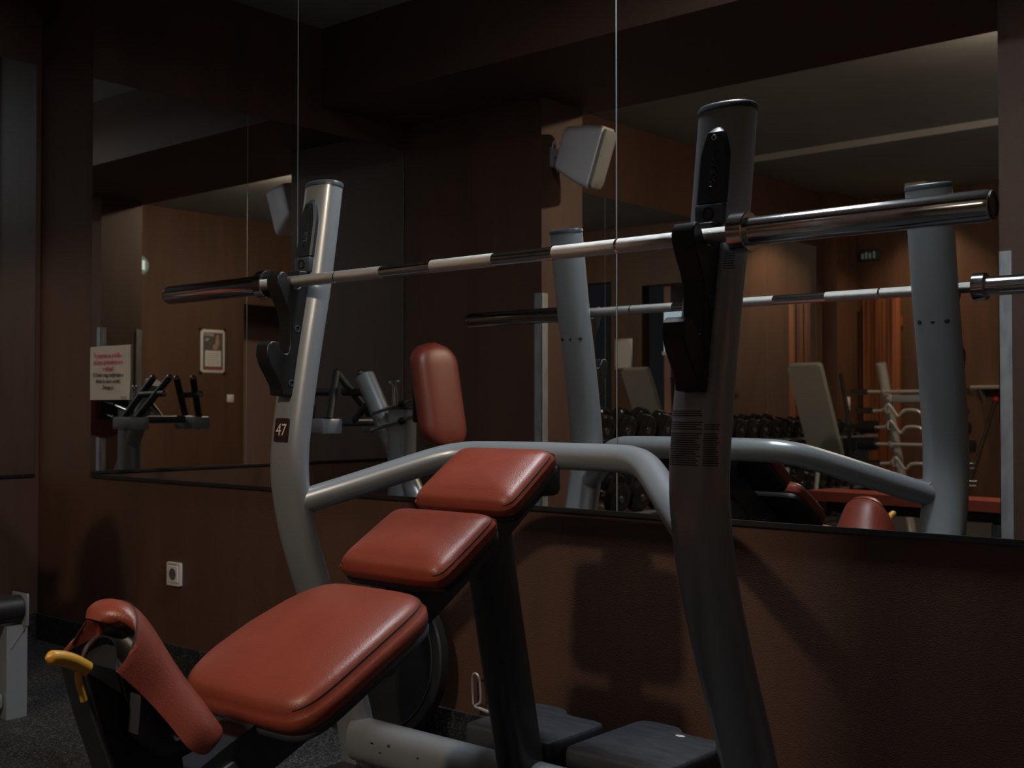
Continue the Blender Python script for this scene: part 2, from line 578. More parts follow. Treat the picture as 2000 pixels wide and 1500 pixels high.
for s in (-1, 1):
    x = s * UPX
    n = len(UCv)
    rings = []
    for i in range(n):
        a = UCv[max(0, i - 1)]
        b = UCv[min(n - 1, i + 1)]
        rings.append(upright_ring(UCv[i], (a - b), 1.0, x))
    up = MB().loft(rings).build('upright', M_STEEL, bench, angle=50)
    # cap
    Tn = (UCv[0] - UCv[1]).normalized()
    c0 = UCv[0]
    MB().loft([upright_ring(c0 + Tn * h, Tn, sc, x) for h, sc in ((0.0005, 1.03), (0.009, 1.03), (0.013, 0.98), (0.0145, 0.85), (0.0148, 0.3))]).build('end_cap', M_CAP, up, angle=50)
    # guard plate above the catch, follows the front face
    rr = []
    for k in range(15):
        z = 1.482 - k * (1.482 - 1.338) / 14
        wd = 0.030 * (min(1, 0.30 + 0.75 * math.sqrt(k / 6)) if k < 6 else 1.0)
        if k == 0:
            wd = 0.009
        f = ucen(z) - 0.030
        pr = 0.012 if k else 0.004
        rr.append([Vector((x + wd, f + 0.022, z)), Vector((x + wd, f - pr + 0.004, z)), Vector((x + wd - 0.005, f - pr, z)), Vector((x - wd + 0.005, f - pr, z)), Vector((x - wd, f - pr + 0.004, z)), Vector((x - wd, f + 0.022, z))])
    MB().loft(rr).build('guard_plate', M_NAVY, up, angle=30)
    for z in (1.462, 1.364):
        f = ucen(z) - 0.042
        MB().lathe((x, f + 0.004, z), (0, -1, -0.16), [(0, .0062), (.004, .0062), (.0055, .005), (.0055, .003), (.003, .0028)], 16).build('bolt', M_CHROME if z > 1.4 else M_BLACK, up)
    rnd = random.Random(3)
    pm = MB()
    z = 1.372
    while z < 1.425:
        f = ucen(z) - 0.0425
        q = (1.43 - z) / 0.06
        for k in range(2):
            wdt = rnd.uniform(.001, .0035) * (0.5 + q)
            cx = x + .004 + rnd.uniform(-.004, .004) * (0.4 + q)
            pm.box(cx - wdt, cx + wdt, f - .0006, f + .001, z, z + .0018)
        z += 0.0042
    pm.build('worn_lettering', mat('worn_print', (0.20, 0.21, 0.22), 0.6), up, smooth=False)
    # square block with bolt
    f = ucen(1.315) - 0.034
    MB().box(x - 0.029, x + 0.029, f - 0.008, f + 0.03, 1.297, 1.335, bev=0.003).build('stop_block', M_CAP, up)
    MB().lathe((x, f - 0.0075, 1.317), (0, -1, 0), [(0, .0125), (.002, .0125), (.002, .0085), (-.003, .008), (-.003, .004)], 20).build('bolt', M_BLACK, up)
    # bar catch with two cradles
    ca = MB().prism(CATCH, 0, x - 0.0235, x + 0.0235).build('bar_catch', M_BLACK, up, angle=40)
    bv = ca.modifiers.new('bevel', 'BEVEL')
    bv.width = 0.003
    bv.segments = 2
    bv.limit_method = 'ANGLE'
    bv.angle_limit = math.radians(50)
    # liners in the cradles
    for lz, ly in ((1.2545, 0.0), (1.0935, -0.028)):
        MB().box(x - 0.0215, x + 0.0215, ly - 0.011, ly + 0.011, lz - 0.0012, lz + 0.0006).build('cradle_liner', M_CHROMES, up, smooth=False)
    for (by, bz) in ((0.006, 1.155), (-0.012, 1.022)):
        for e in (-1, 1):
            MB().lathe((x + e * 0.0232, by, bz), (e, 0, 0), [(0, .009), (.0016, .009), (.002, .006), (-.001, .005), (-.001, .002)], 16).build('bolt', M_CAP, up)
    # three rear screws
    for k, dx in enumerate((-0.034, 0.0, 0.034)):
        yb = ucen(1.182) + 0.0285 * (1 - 0.12 * abs(dx / .034))
        MB().lathe((x + dx, yb - .001, 1.182), (0.25 * dx / .034, 1, .18), [(0, .0075), (.003, .0075), (.005, .005), (.005, .002)], 14).build('bolt', M_BLACK, up)
    # base foot
    MB().box(x - 0.04, x + 0.04, 0.02, 0.46, 0.0, 0.05, bev=0.012).build('base_foot', M_STEELD, up)
    if s < 0:
        # number plate on the front face
        zc, xc = 0.908, x + 0.002
        f = ucen(zc) - 0.0325
        tl = math.atan2(ucen(zc + .03) - ucen(zc - .03), .06)
        Mx = Matrix.Translation((xc, f, zc)) @ Matrix.Rotation(-tl, 4, 'X') @ Matrix.Rotation(PI / 2, 4, 'X')
        pl = MB()
        pl.prism(rrect(.0255, .029, .005), 2, -.003, .0012)
        pl.v = [Mx @ p for p in pl.v]
        plate = pl.build('number_plate', M_MAROON, up)
        text('number_text', '47', 0.042, M_WHITE, up, Mx @ Matrix.Translation((0, -.001, .0014)), sx=0.92)
    else:
        # printed warning label wrapped round the shaft and a smaller one higher up
        lm = MB()
        rnd = random.Random(5)

        def band(z, h, t0, t1, off=0.0006):
            ra, rb = [], []
            for k in range(9):
                t = t0 + (t1 - t0) * k / 8
                c, sn = math.cos(t), math.sin(t)
                a = (0.059 + off) * math.copysign(abs(c) ** (2 / 2.3), c)
                b = (0.032 + off) * math.copysign(abs(sn) ** (2 / 2.3), sn)
                ra.append(Vector((x + a, ucen(z) + b, z)))
                rb.append(Vector((x + a, ucen(z + h) + b, z + h)))
            lm.loft([ra, rb], cap=False, closed=False)
        z = 0.955
        k = 0
        while z > 0.855:
            if k not in (3, 4, 9):
                band(z, 0.0021, math.radians(212), math.radians(rnd.uniform(276, 288)))
                if k > 5:
                    band(z, 0.0021, math.radians(291), math.radians(rnd.uniform(318, 326)))
            z -= 0.0040
            k += 1
        lm.build('warning_label', mat('label_print', (0.018, 0.019, 0.022), 0.5), up)
        lm = MB()
        z = 1.245
        while z > 1.21:
            band(z, 0.0016, math.radians(300), math.radians(rnd.uniform(322, 330)))
            z -= 0.0045
        lm.build('size_label', mat('label_print', (0.018, 0.019, 0.022), 0.5), up)

# crossbar between the uprights
xb = [(-.545, .022, .735), (-.46, .100, .771), (-.36, .195, .815), (-.30, .245, .838), (-.25, .272, .848), (-.19, .282, .851), (0, .282, .852), (.19, .282, .851), (.25, .272, .848), (.30, .245, .838), (.36, .195, .815), (.46, .100, .771), (.545, .022, .735)]
cb = MB().tube(xb, 0.031, 24, sub=6).build('crossbar', M_STEEL, bench, angle=60)
for s in (-1, 1):
    MB().tube([(s * .541 + .033 * math.cos(a) * .32 * s, .026 + .033 * math.cos(a) * -.05 + .03 * math.sin(a) * .75, .737 + .033 * math.cos(a)) for a in [2 * PI * k / 20 for k in range(20)]], 0.004, 8, closed=True).build('weld_bead', M_STEEL, cb)


# ---- pads
def pad(pb, pt, hw, th, name, expo=7, dome=0.012, bulge=0.0, curve=0.0, rim=M_BLACK):
    """pb, pt: (Y,Z) of the lower and upper end of the top surface; hw: half widths lower, middle, upper"""
    B, Tp = Vector((0, pb[0], pb[1])), Vector((0, pt[0], pt[1]))
    d = Tp - B
    L = d.length
    d.normalize()
    nz = Vector((0, -d.z, d.y))
    C = (B + Tp) / 2
    N = 72

    def width(v):
        t = (v + 1) / 2
        return hw[0] * (1 - t) ** 2 + hw[1] * 2 * t * (1 - t) + hw[2] * t * t if False else (hw[0] + (hw[1] - hw[0]) * 2 * t if t < .5 else hw[1] + (hw[2] - hw[1]) * (2 * t - 1))

    def sm(v):
        # smooth quadratic through the three widths
        t = (v + 1) / 2
        return hw[0] * (2 * (t - .5) * (t - 1)) + hw[1] * (-4 * t * (t - 1)) + hw[2] * (2 * t * (t - .5))

    def ring(inset, h, scale=1.0):
        out = []
        for i in range(N):
            t = 2 * PI * i / N
            c, s = math.cos(t), math.sin(t)
            u = math.copysign(abs(c) ** (2 / expo), c)
            v = math.copysign(abs(s) ** (2 / expo), s)
            wd = sm(v)
            x = u * (wd - inset) * scale
            y = v * (L / 2 - inset) * scale
            hh = h - curve * (2 * y / L) ** 2
            out.append(C + Vector((x, 0, 0)) + d * y + nz * hh)
        return out
    prof = [(.004, -th), (0.0, -th * .82), (-.002, -th * .5), (0.0, -.030), (.003, -.018), (.008, -.009), (.016, -.003), (.027, .0)]
    rings = [ring(a, b) for a, b in prof]
    for sc, dm in ((.92, .25), (.78, .55), (.58, .8), (.35, .95), (.12, 1.0)):
        rings.append(ring(.027, dome * dm, sc))
    p = MB().loft(rings).build(name, M_LEATHER, bench, angle=80)
    # stitched seams along both long sides
    rg = ring(.0045, -.0155)
    for side in (0, 1):
        idx = [i % N for i in (range(-11, 15) if side == 0 else range(N // 2 - 14, N // 2 + 12))]
        MB().tube([rg[i] for i in idx], 0.0016, 6).build('seam', M_SEAM, p)
    # rigid base under the cushion
    MB().loft([ring(.010, -th - .016), ring(.004, -th - .013), ring(.002, -th - .003), ring(.004, -th + .001)]).build('pad_base', rim, p, angle=50)
    return p


pad((-.026, .770), (.142, .884), (.143, .142, .138), .046, 'headrest_pad', 9)
pad((-.236, .651), (-.055, .759), (.150, .149, .146), .046, 'upper_back_pad', 9)
pad((-.598, .476), (-.250, .630), (.180, .182, .150), .062, 'lower_back_pad', 6.5, dome=.014, curve=.012, rim=M_CAP)

# ---- frame under the pads
MB().prism([(-.86, .235), (-.84, .215), (-.60, .300), (-.30, .430), (.06, .655), (.24, .780), (.27, .82), (.20, .83), (.05, .735), (-.30, .525), (-.62, .395), (-.88, .275)], 0, -0.042, 0.042).build('spine_beam', M_STEELD, bench, smooth=False)
MB().prism([(-.615, .365), (-.60, .340), (-.86, .232), (-.89, .262)], 0, 0.0425, 0.050).build('slide_rail', M_STEEL, bench, smooth=False)
MB().box(-0.07, 0.07, .165, .252, .765, .840, bev=.012).build('head_bracket', M_BLACK, bench)
# rear post
ps = oval(.040, .058, 2.6, 28)
MB().loft([[Vector((a, y + b, z)) for a, b in ps] for y, z in ((.075, .720), (.105, .56), (.150, .35), (.195, .15), (.205, .05))]).build('rear_post', M_STEELD, bench, angle=50)
# cross beam between the uprights
co = oval(.040, .055, 2.4, 28)
MB().loft([[Vector((x, .205 + a, .120 + b)) for a, b in co] for x in (-.555, -.2, .2, .555)]).build('cross_beam', M_STEEL, bench, angle=50)
for cx, dz in ((-.46, .012), (-.40, .016), (-.30, .006), (-.43, -.006)):
    MB().ball((cx, .205 - .0385, .120 + dz), .0045, 8, 6, (1.5, .4, .7)).build('paint_chip', M_BLACKTRIM, bench)
# floor beam to the front foot
MB().box(-.04, .04, -.95, .21, .02, .085, bev=.01).build('floor_beam', M_STEELD, bench)
MB().box(-.24, .24, -1.0, -.92, 0, .06, bev=.012).build('front_foot', M_STEELD, bench)

# ---- seat (a saddle that rises to a narrow horn)
SEAT = [((-.652, .446), .100, .045), ((-.664, .462), .124, .078), ((-.684, .490), .130, .094), ((-.706, .522), .114, .092), ((-.728, .560), .098, .096), ((-.755, .606), .090, .106),
        ((-.780, .640), .086, .110), ((-.804, .656), .082, .104), ((-.826, .657), .074, .086), ((-.844, .646), .058, .058), ((-.852, .632), .036, .030)]
SEAT = [((y + 0.0, z), w_, dp) for (y, z), w_, dp in SEAT]
cps = [Vector((0, y, z)) for (y, z), _, _ in SEAT]
sub = 3
CP = spline(cps, sub)
WD = spline([Vector((w_, dp, 0)) for _, w_, dp in SEAT], sub)
rings, lip = [], []
K = 22
for i, P in enumerate(CP):
    a, b = CP[max(0, i - 1)], CP[min(len(CP) - 1, i + 1)]
    t = (b - a).normalized()
    nn = Vector((0, t.z, -t.y))        # faces the backrest / up
    wd, dp = WD[i].x, WD[i].y
    rg = []
    for k in range(K):
        ph = -PI / 2 + PI * k / (K - 1)
        sx = math.sin(ph)
        cx = math.cos(ph)
        rg.append(P + Vector((wd * math.copysign(abs(sx) ** .85, sx), 0, 0)) - nn * (dp * (1 - abs(cx) ** .8)))
    for k in range(1, 9):              # concave underside
        f = 1 - 2 * k / 9
        rg.append(P + Vector((wd * .93 * f, 0, 0)) - nn * (dp * (.97 - .42 * (1 - f * f))))
    rings.append(rg)
seat = MB().loft(rings).build('seat_pad', M_LEATHER, bench, angle=75)
q = int(len(CP) * .66)
MB().tube([rings[q][k] for k in range(1, K - 1)], 0.0017, 6).build('seam', M_SEAM, seat)
seat.data.materials.append(M_BLACK)          # bare black underside of the hollow saddle
RS = len(rings[0])
for k in range(len(rings) - 1):
    for i in range(K - 1, RS):
        seat.data.polygons[k * RS + i].material_index = 1
seat.data.polygons[len(seat.data.polygons) - 1].material_index = 1
MB().prism([(-.832, .555), (-.815, .585), (-.79, .555), (-.705, .440), (-.690, .405), (-.735, .395), (-.80, .43)], 0, -0.055, 0.055).build('seat_shell', M_BLACK, seat)
MB().prism([(-.815, .520), (-.735, .445), (-.715, .420), (-.78, .418), (-.82, .46)], 0, 0.055, 0.085).build('side_bracket', M_STEELD, seat)
MB().lathe((.085, -.752, .445), (1, 0, 0), [(0, .0075), (.003, .0075), (.005, .004)], 14).build('bolt', M_CHROME, seat)
# black column that carries the seat
MB().prism([(-.880, .560), (-.80, .500), (-.715, .420), (-.685, .20), (-.66, .085), (-.745, .085), (-.790, .27), (-.828, .395), (-.858, .48)], 0, -.040, .040).build('seat_column', M_BLACK, bench, smooth=False)
MB().tube([(.042, -.892, .572), (.042, -.870, .495), (.042, -.836, .400), (.042, -.80, .28), (.042, -.765, .13)], .004, 8, sub=5).build('column_edge', M_STEELD, bench)
MB().tube([(.045, -.868, .612), (.045, -.885, .596), (.045, -.894, .572)], .0035, 8, sub=5).build('lever_spring', M_CHROMES, bench)
lv = MB().tube([(.048, -.884, .566), (.048, -.905, .580), (.048, -.925, .589), (.048, -.950, .594)], .012, 12, sub=5, rf=lambda t: .0115 if t < .85 else .0115 * math.sqrt(max(0.05, 1 - ((t - .85) / .15) ** 2))).build('adjusting_lever', M_YELLOW, bench)
MB().tube([(.050, -.900, .566), (.050, -.898, .546), (.050, -.890, .520)], .0055, 8, sub=5).build('lever_tongue', M_YELLOW, lv)

# ================================================================ BARBELL
bar = thing('barbell', 'chrome olympic barbell resting unloaded on the bench catches', 'barbell', (0, 0, 1.270))
RB = 0.014
MB().cyl((-.66, 0, 0), (.66, 0, 0), RB - .0004, seg=28).build('shaft', M_CHROME, bar)
for x0, x1 in ((-.655, -.408), (-.402, -.25), (-.09, .09), (.25, .402), (.408, .655)):
    MB().cyl((x0, 0, 0), (x1, 0, 0), RB, seg=28).build('knurled_grip', M_KNURL, bar)
for s in (-1, 1):
    MB().lathe((s * .655, 0, 0), (s, 0, 0), [(0, .018), (0.0, .034), (.002, .036), (.030, .036), (.032, .034), (.032, .026)], 36).build('sleeve_collar', M_CHROME, bar)
    sl = MB().lathe((s * .687, 0, 0), (s, 0, 0), [(0, .025), (.404, .025), (.410, .0235), (.412, .021)], 36).build('sleeve', M_CHROME, bar)
    MB().lathe((s * 1.1000, 0, 0), (s, 0, 0), [(-.004, .0225), (.001, .0225), (.0015, .021), (.0015, .017), (-.0005, .016), (-.0005, .004)], 28).build('end_cap', M_BLACK, sl)

# ================================================================ things by the front wall
# leaning weight plate
PR = 0.225
pt = thing('weight_plate', 'black weight plate leaning on the brown wall behind the bench', 'weight plate', (-.80, .545, 0.0))
mp = MB().lathe((0, -.018, 0), (0, 1, 0), [(0, .026), (0, .045), (.006, .050), (.006, .120), (.010, .135), (.010, .185), (.002, .190), (.0, .196), (0, .220), (.004, .225), (.032, .225), (.036, .220), (.036, .026)], 64, closed=True)
tilt = Matrix.Translation((0, 0, PR * math.cos(.13) + .006)) @ Matrix.Rotation(-.13, 4, 'X')
mp.v = [tilt @ p for p in mp.v]
mp.build('plate_disc', M_RUBBER, pt)
mr = MB().lathe((0, -.0205, 0), (0, 1, 0), [(0, .1895), (.0, .1925), (.003, .1925), (.003, .1895)], 64, closed=True)
mr.lathe((0, -.0195, 0), (0, 1, 0), [(0, .026), (.0, .032), (.003, .032), (.003, .026)], 32, closed=True)
mr.v = [tilt @ p for p in mr.v]
mr.build('rim_ring', M_STEELD, pt)


def step_block(x0, x1, y0, y1, h, label):
    o = thing('step_block', label, 'step block', ((x0 + x1) / 2, (y0 + y1) / 2, 0), 0, 'step blocks by the wall')
    a, b = (x1 - x0) / 2, (y1 - y0) / 2
    r = .022
    out = []
    for cx, cy, a0 in ((a - r, -b + r, -90),):
        for k in range(6):
            t = math.radians(a0 + 18 * k)
            out.append((cx + r * math.cos(t), cy + r * math.sin(t)))
    # rear edge: lower shoulder on the right, raised tongue on the left (S-curve)
    out += [(a, b - .075), (a - .008, b - .052), (a - .03, b - .045), (a * .25, b - .045), (a * .05, b - .038), (-a * .10, b - .014), (-a * .22, b - .003), (-a * .4, b), (-a + .03, b), (-a + .008, b - .008), (-a, b - .03)]
    for k in range(6):
        t = math.radians(180 + 18 * k)
        out.append((-a + r + r * math.cos(t), -b + r + r * math.sin(t)))
    rings = []
    for sc, z in ((.93, 0), (.95, .01), (.985, h - .05), (1.0, h - .040), (1.0, h - .010), (.985, h - .003), (.955, h), (.5, h + .001), (.1, h + .001)):
        rings.append([Vector((p[0] * sc, p[1] * sc, z)) for p in out])
    MB().loft(rings).build('step_body', M_STEP, o, angle=40)
    return o


step_block(-.245, .022, .262, .535, .2, 'black moulded step block nearer the leaning weight plate')
s2 = step_block(.062, .335, .262, .580, .2, 'black moulded step block with a white scuff on top')
MB().ball((.02, .085, .2015), .012, 12, 6, (1.1, .6, .12)).build('white_scuff', M_WHITE, s2)
# chrome spring clip standing on the skirting
cl = thing('spring_clip', 'thin chrome wire clip hooked on the wall above the step block', 'clip', (-.495, .588, .105))
MB().tube([(-.012, .0, .034), (-.012, -.004, .10), (-.006, -.008, .118), (.006, -.010, .124), (.016, -.010, .118), (.018, -.006, .10), (.018, -.003, .05), (-.004, -.002, .032), (.012, -.008, .030), (.045, -.012, .028)], .0030, 8, sub=5).build('clip_wire', M_CLIP, cl)
MB().cyl((.018, -.0085, .030), (.060, -.013, .027), .0045, seg=10).build('clip_grip', M_CLIP, cl)
MB().cyl((.0, -.004, .032), (.0, .022, .032), .004, seg=10).build('wall_pin', M_CHROMES, cl)

# wall socket
so = thing('wall_socket', 'white wall socket on the brown wall beneath the mirror', 'socket', (-1.989, YA, .361))
fr = MB().prism(rrect(.042, .042, .005), 1, -.010, 0).build('socket_frame', M_WHITE, so, angle=40)
MB().prism(rrect(.029, .029, .003), 1, -.0135, -.009).build('socket_insert', M_WHITE, so, angle=40)
MB().lathe((0, -.0138, 0), (0, 1, 0), [(0, .0215), (.0002, .0195), (.004, .0190), (.004, .004)], 28).build('socket_well', M_PGREY, so)
for k in (-1, 1):
    MB().cyl((k * .0095, -.0139, .003), (k * .0095, -.010, .003), .003, seg=10).build('contact_hole', M_BLACKTRIM, so)
MB().box(-.034, .020, -.0106, -.0095, .0335, .0352).build('printed_line', M_INK, so, smooth=False)

# paper notice on the mirror
pn = thing('paper_notice', 'white paper notice with red and black writing on the mirror', 'notice', (-2.427, YA - .0075, .993))
nx, nz_ = 12, 10
rnd = random.Random(11)
gv, gf = [], []
for i in range(nx + 1):
    for j in range(nz_ + 1):
        u, v = i / nx, j / nz_
        yy = -.0012 - .0022 * abs(math.sin(5.1 * u + 3 * v)) * (0.4 + .6 * math.sin(PI * u)) - (.004 * max(0, u - .75) * max(0, .4 - v) * 8)
        gv.append((-.1455 + .291 * u, yy, .209 * v))
for i in range(nx):
    for j in range(nz_):
        a = i * (nz_ + 1) + j
        gf.append((a, a + nz_ + 1, a + nz_ + 2, a + 1))
sh = MB().add(gv, gf).build('paper_sheet', M_PAPER, pn, angle=60)
RX = Matrix.Rotation(PI / 2, 4, 'X')
for body, z, sz, m in (('Ta naprava se uredila -', .172, .026, M_REDINK), ('začasno premaknjena v', .146, .026, M_REDINK), ('v nakup!', .121, .026, M_REDINK),
                       ('1) Dobro mag. nadgledajte v', .096, .022, M_INK), ('skladu in varno uredit!', .072, .022, M_INK), ('Zakojpa :)', .048, .022, M_INK)):
    text('notice_text', body, sz, m, pn, Matrix.Translation((-.006, -.0078, z)) @ Matrix.Rotation(.012, 4, 'Y') @ RX, sx=.88)
MB().box(.085, .13, -.0068, -.004, .004, .014).build('tape_strip', mat('tape', (.42, .36, .30), .4), pn, smooth=False)

# ================================================================ ROW MACHINE in the mirrored bay
mc = thing('row_machine', 'grey row machine with brown chest pad and forked black handles', 'exercise machine', (-2.005, -.467, 0), PI / 2)


MB().box(-.045, .045, -.17, .40, 0.0, .07, bev=.012).build('base_rail', M_STEEL, mc)
MB().box(-.30, .30, .36, .43, 0.0, .06, bev=.012).build('rear_foot', M_STEEL, mc)
for sx in (-1, 1):
    lg = MB()
    lg.box(sx * .449, sx * .383, -.165, -.105, 0, .285)
    lgo = lg.build('front_leg', M_STEEL, mc, smooth=False)
    MB().tube([(sx * .447, -.1655, .283), (sx * .395, -.1655, .215)], .002, 6).build('weld_bead', M_CHROMES, lgo)
    MB().box(sx * .437, sx * .445, -.185, -.085, .283, .384, bev=.02).build('end_plate', M_STEEL, lgo)
MB().cyl((-.436, -.135, .335), (.436, -.135, .335), .042, seg=28).build('foot_roller', M_RUBBER, mc)
MB().box(-.383, .383, -.150, -.118, .03, .08, bev=.01).build('front_tie', M_STEEL, mc)
col = MB().loft([[Vector((a, -.085 + b, z)) for a, b in oval(.055, .062, 2.3, 28)] for z in (.05, .5, .955)]).build('column', M_STEEL, mc, angle=50)
MB().loft([[Vector((a * s_, -.085 + b * s_, z)) for a, b in oval(.055, .062, 2.3, 28)] for s_, z in ((1.03, .955), (1.03, .965), (.9, .97))]).build('column_cap', M_CAP, col)
MB().cyl((0, -.045, .965), (0, -.04, 1.055), .014, .011, 14).build('pull_pin', M_CHROMES, col)
kn = MB()
for k in range(6):
    a = k * PI / 3
    kn.ball((.018 * math.cos(a), -.04 + .018 * math.sin(a), 1.075), .009, 8, 6)
kn.ball((0, -.04, 1.072), .016, 10, 7)
kn.build('pin_knob', M_CHROME, col)
for z in (.955, .885):
    MB().cyl((.058, .045, z - .02), (.058, -.24, z + .045), .008, seg=12).build('guide_rod', M_CHROMES, mc)
    MB().cyl((.058, -.135, z + .020), (.058, -.155, z + .025), .016, seg=14).build('rod_bush', M_BLACK, mc)
# chest pad
cp = MB()
rings = []
for k in range(25):
    t = k / 24
    z = .79 + .445 * t
    yc = -.345 + .085 * t
    e = min(1, math.sqrt(max(0, 1 - ((abs(t - .5) - .30) / .2) ** 2)) if abs(t - .5) > .30 else 1)
    hw, hd = .120 * max(e, .06), .052 * max(.45 + .55 * e, .1)
    rings.append([Vector((a, yc + b, z)) for a, b in oval(hw, hd, 3.0, 36)])
cp.loft(rings).build('chest_pad', M_LEATHER, mc, angle=80)
MB().box(-.09, .09, -.262, -.235, .90, 1.06, bev=.01).build('pad_plate', M_BLACK, mc)
# arm: diagonal tube, two grip boxes with forked handles
MB().cyl((0, .15, 1.10), (0, -.19, .56), .043, seg=28).build('diagonal_arm', M_STEEL, mc)
MB().cyl((-.185, .235, .90), (.185, .235, .90), .020, seg=16).build('arm_axle', M_STEELD, mc)
MB().cyl((0, .10, 1.0), (0, .235, .90), .018, seg=14).build('arm_link', M_STEELD, mc)
for sx in (-1, 1):
    cx = sx * .185
    bx = MB().box(cx - .055, cx + .055, .150, .320, .850, .915, bev=.006).build('grip_box', M_STEEL, mc)
    for k in (-1, 1):
        MB().lathe((cx, .235 + k * .055, .850), (0, 0, -1), [(0, .011), (.006, .011), (.008, .006)], 12).build('bolt', M_CHROME, bx)
        p0 = Vector((cx, .235 + k * .062, .912))
        p1 = Vector((cx - sx * .115, .335 + k * .075, 1.12))
        MB().cyl(p0, p1, .0175, seg=16).build('handle', M_RUBBER, bx)
        MB().ball(p1, .0165, 10, 7).build('handle_cap', M_CHROME, bx)
    p0 = Vector((cx - sx * .060, .225, 1.03))
    p1 = Vector((cx - sx * .075, .42, 1.035))
    MB().cyl(p0, p1, .0165, seg=16).build('cross_grip', M_RUBBER, bx)
    MB().ball(p1, .0165, 10, 7).build('handle_cap', M_CHROME, bx)
for sx in (-1, 1):
    MB().lathe((sx * .05, .05, .36), (sx, 0, 0), [(0, .02), (0, .105), (.004, .11), (.030, .11), (.034, .105), (.034, .02)], 40, closed=True).build('counterweight', M_GLOSSB, mc)
MB().cyl((-.10, .05, .36), (.10, .05, .36), .019, seg=16).build('weight_peg', M_STEEL, mc)
MB().box(-.03, .03, .03, .09, .05, .36, bev=.006).build('peg_post', M_STEEL, mc)

# ================================================================ SPEAKER on the partition end
sp = thing('wall_speaker', 'pale grey wall speaker tilted on a bracket at the partition end', 'speaker', (-1.83, -1.645, 2.235))
Ms = Matrix.Rotation(math.radians(20), 4, 'Y') @ Matrix.Rotation(math.radians(-20), 4, 'Z')
rr = []
for x_, hw, hh in ((-.115, .060, .100), (-.108, .068, .110), (0.0, .092, .142), (.070, .103, .155), (.078, .104, .157), (.088, .104, .157), (.092, .100, .153)):
    rr.append([Ms @ Vector((x_, a, b)) for a, b in rrect(hw, hh, .030, 6)])
MB().loft(rr).build('speaker_body', M_SPK, sp, angle=40)
rr = []
for x_, hw, hh in ((.092, .094, .147), (.108, .093, .145), (.116, .080, .130), (.120, .04, .08)):
    rr.append([Ms @ Vector((x_, a, b)) for a, b in rrect(hw, hh, .024, 6)])
gr = MB().loft(rr).build('speaker_grille', M_GRILLE, sp, angle=40)
MB().cyl(Ms @ Vector((.104, .03, -.125)), Ms @ Vector((.1165, .03, -.125)), .006, seg=12).build('grille_badge', M_BLACK, gr)
MB().tube([Ms @ Vector((-.11, 0, 0)), (-.145, .02, -.005), (-.17, .03, .0)], .010, 10, sub=4).build('bracket_arm', M_CHROMES, sp)
MB().box(-.170, -.162, -.005, .065, -.05, .05, bev=.003).build('bracket_plate', M_ALU, sp)
MB().tube([(-.165, .05, .05), (-.14, .06, .08), (-.12, .05, .05), (-.13, .04, .0), (-.12, .03, -.05), (-.145, .035, -.075)], .004, 8, sub=5).build('speaker_cable', M_SPK, sp)

# ================================================================ DUMBBELL RACK along the left wall
RX0, RY0, RY1 = -2.66, -2.55, -6.85
rk = thing('dumbbell_rack', 'long two tier dumbbell rack in front of the side mirrors', 'rack', (RX0, (RY0 + RY1) / 2, 0))
hl = (RY0 - RY1) / 2
TIERS = ((.745, .02), (.335, .13))
for z, dx in TIERS:
    for ox in (-.085, .085):
        MB().box(ox + dx - .022, ox + dx + .022, -hl, hl, z - .012 + (-.022 if ox > 0 else .022), z + .004 + (-.022 if ox > 0 else .022)).build('tier_rail', M_STEEL, rk, smooth=False)
for yy in (-hl + .1, -hl * .36, hl * .36, hl - .1):
    MB().prism([(-.14, 0), (.26, 0), (.26, .05), (.12, .12), (.06, .73), (-.10, .78), (-.14, .70)], 1, yy - .02, yy + .02).build('leg', M_STEELD, rk, smooth=False)


def dumbbell_proto(r, hlw):
    o = thing('dumbbell', '', 'dumbbell')
    for s in (-1, 1):
        hd = MB().lathe((s * .062, 0, 0), (s, 0, 0), [(0, .016), (0, r * .86), (.008, r), (hlw - .010, r), (hlw - .002, r * .86), (hlw, r * .62), (hlw - .004, r * .55), (hlw - .004, .012)], 28).build('head', M_GLOSSB, o, angle=30)
        MB().lathe((s * (.062 + hlw - .004), 0, 0), (s, 0, 0), [(0, r * .22), (.005, r * .22), (.006, r * .1)], 14).build('head_bolt', M_CHROME, o)
    MB().lathe((-.064, 0, 0), (1, 0, 0), [(0, .013), (.03, .016), (.064, .0175), (.098, .016), (.128, .013)], 14).build('handle', M_CHROMES, o)
    return o


SZ = ('largest ', 'large ', 'medium sized ', 'small ', 'smallest ')
LEGS = [(RY0 + RY1) / 2 + d for d in (-hl + .1, -hl * .36, hl * .36, hl - .1)]
LAB = ('black round headed dumbbell on the top tier of the rack', 'black round headed dumbbell on the lower tier of the rack')
sizes = [(.098, .075), (.088, .068), (.076, .058), (.064, .048), (.052, .040)]
protos = [dumbbell_proto(r, h) for r, h in sizes]
used = [False] * 5
for ti, (z, dx) in enumerate(TIERS):
    yy = RY0 - .16
    i = 0
    while yy > RY1 + .10:
        f = (RY0 - yy) / (RY0 - RY1)
        k = min(4, int(f * 4.6))
        r, h = sizes[k]
        cl_leg = [ly for ly in LEGS if abs(yy - ly) < r + .025]
        if cl_leg:
            yy = cl_leg[0] - r - .027
        if yy < RY1 + .08:
            break
        if not used[k]:
            o = protos[k]
            used[k] = True
        else:
            o = copy_tree(protos[k])
        o.location = (RX0 + dx, yy, z + .006 + r * .97)
        o.rotation_euler = (0, .23, 0)
        o['label'] = SZ[k] + LAB[ti]
        o['group'] = SZ[k].strip() + (' dumbbells on the top tier', ' dumbbells on the lower tier')[ti]
        yy -= r * 2 + .030
        i += 1

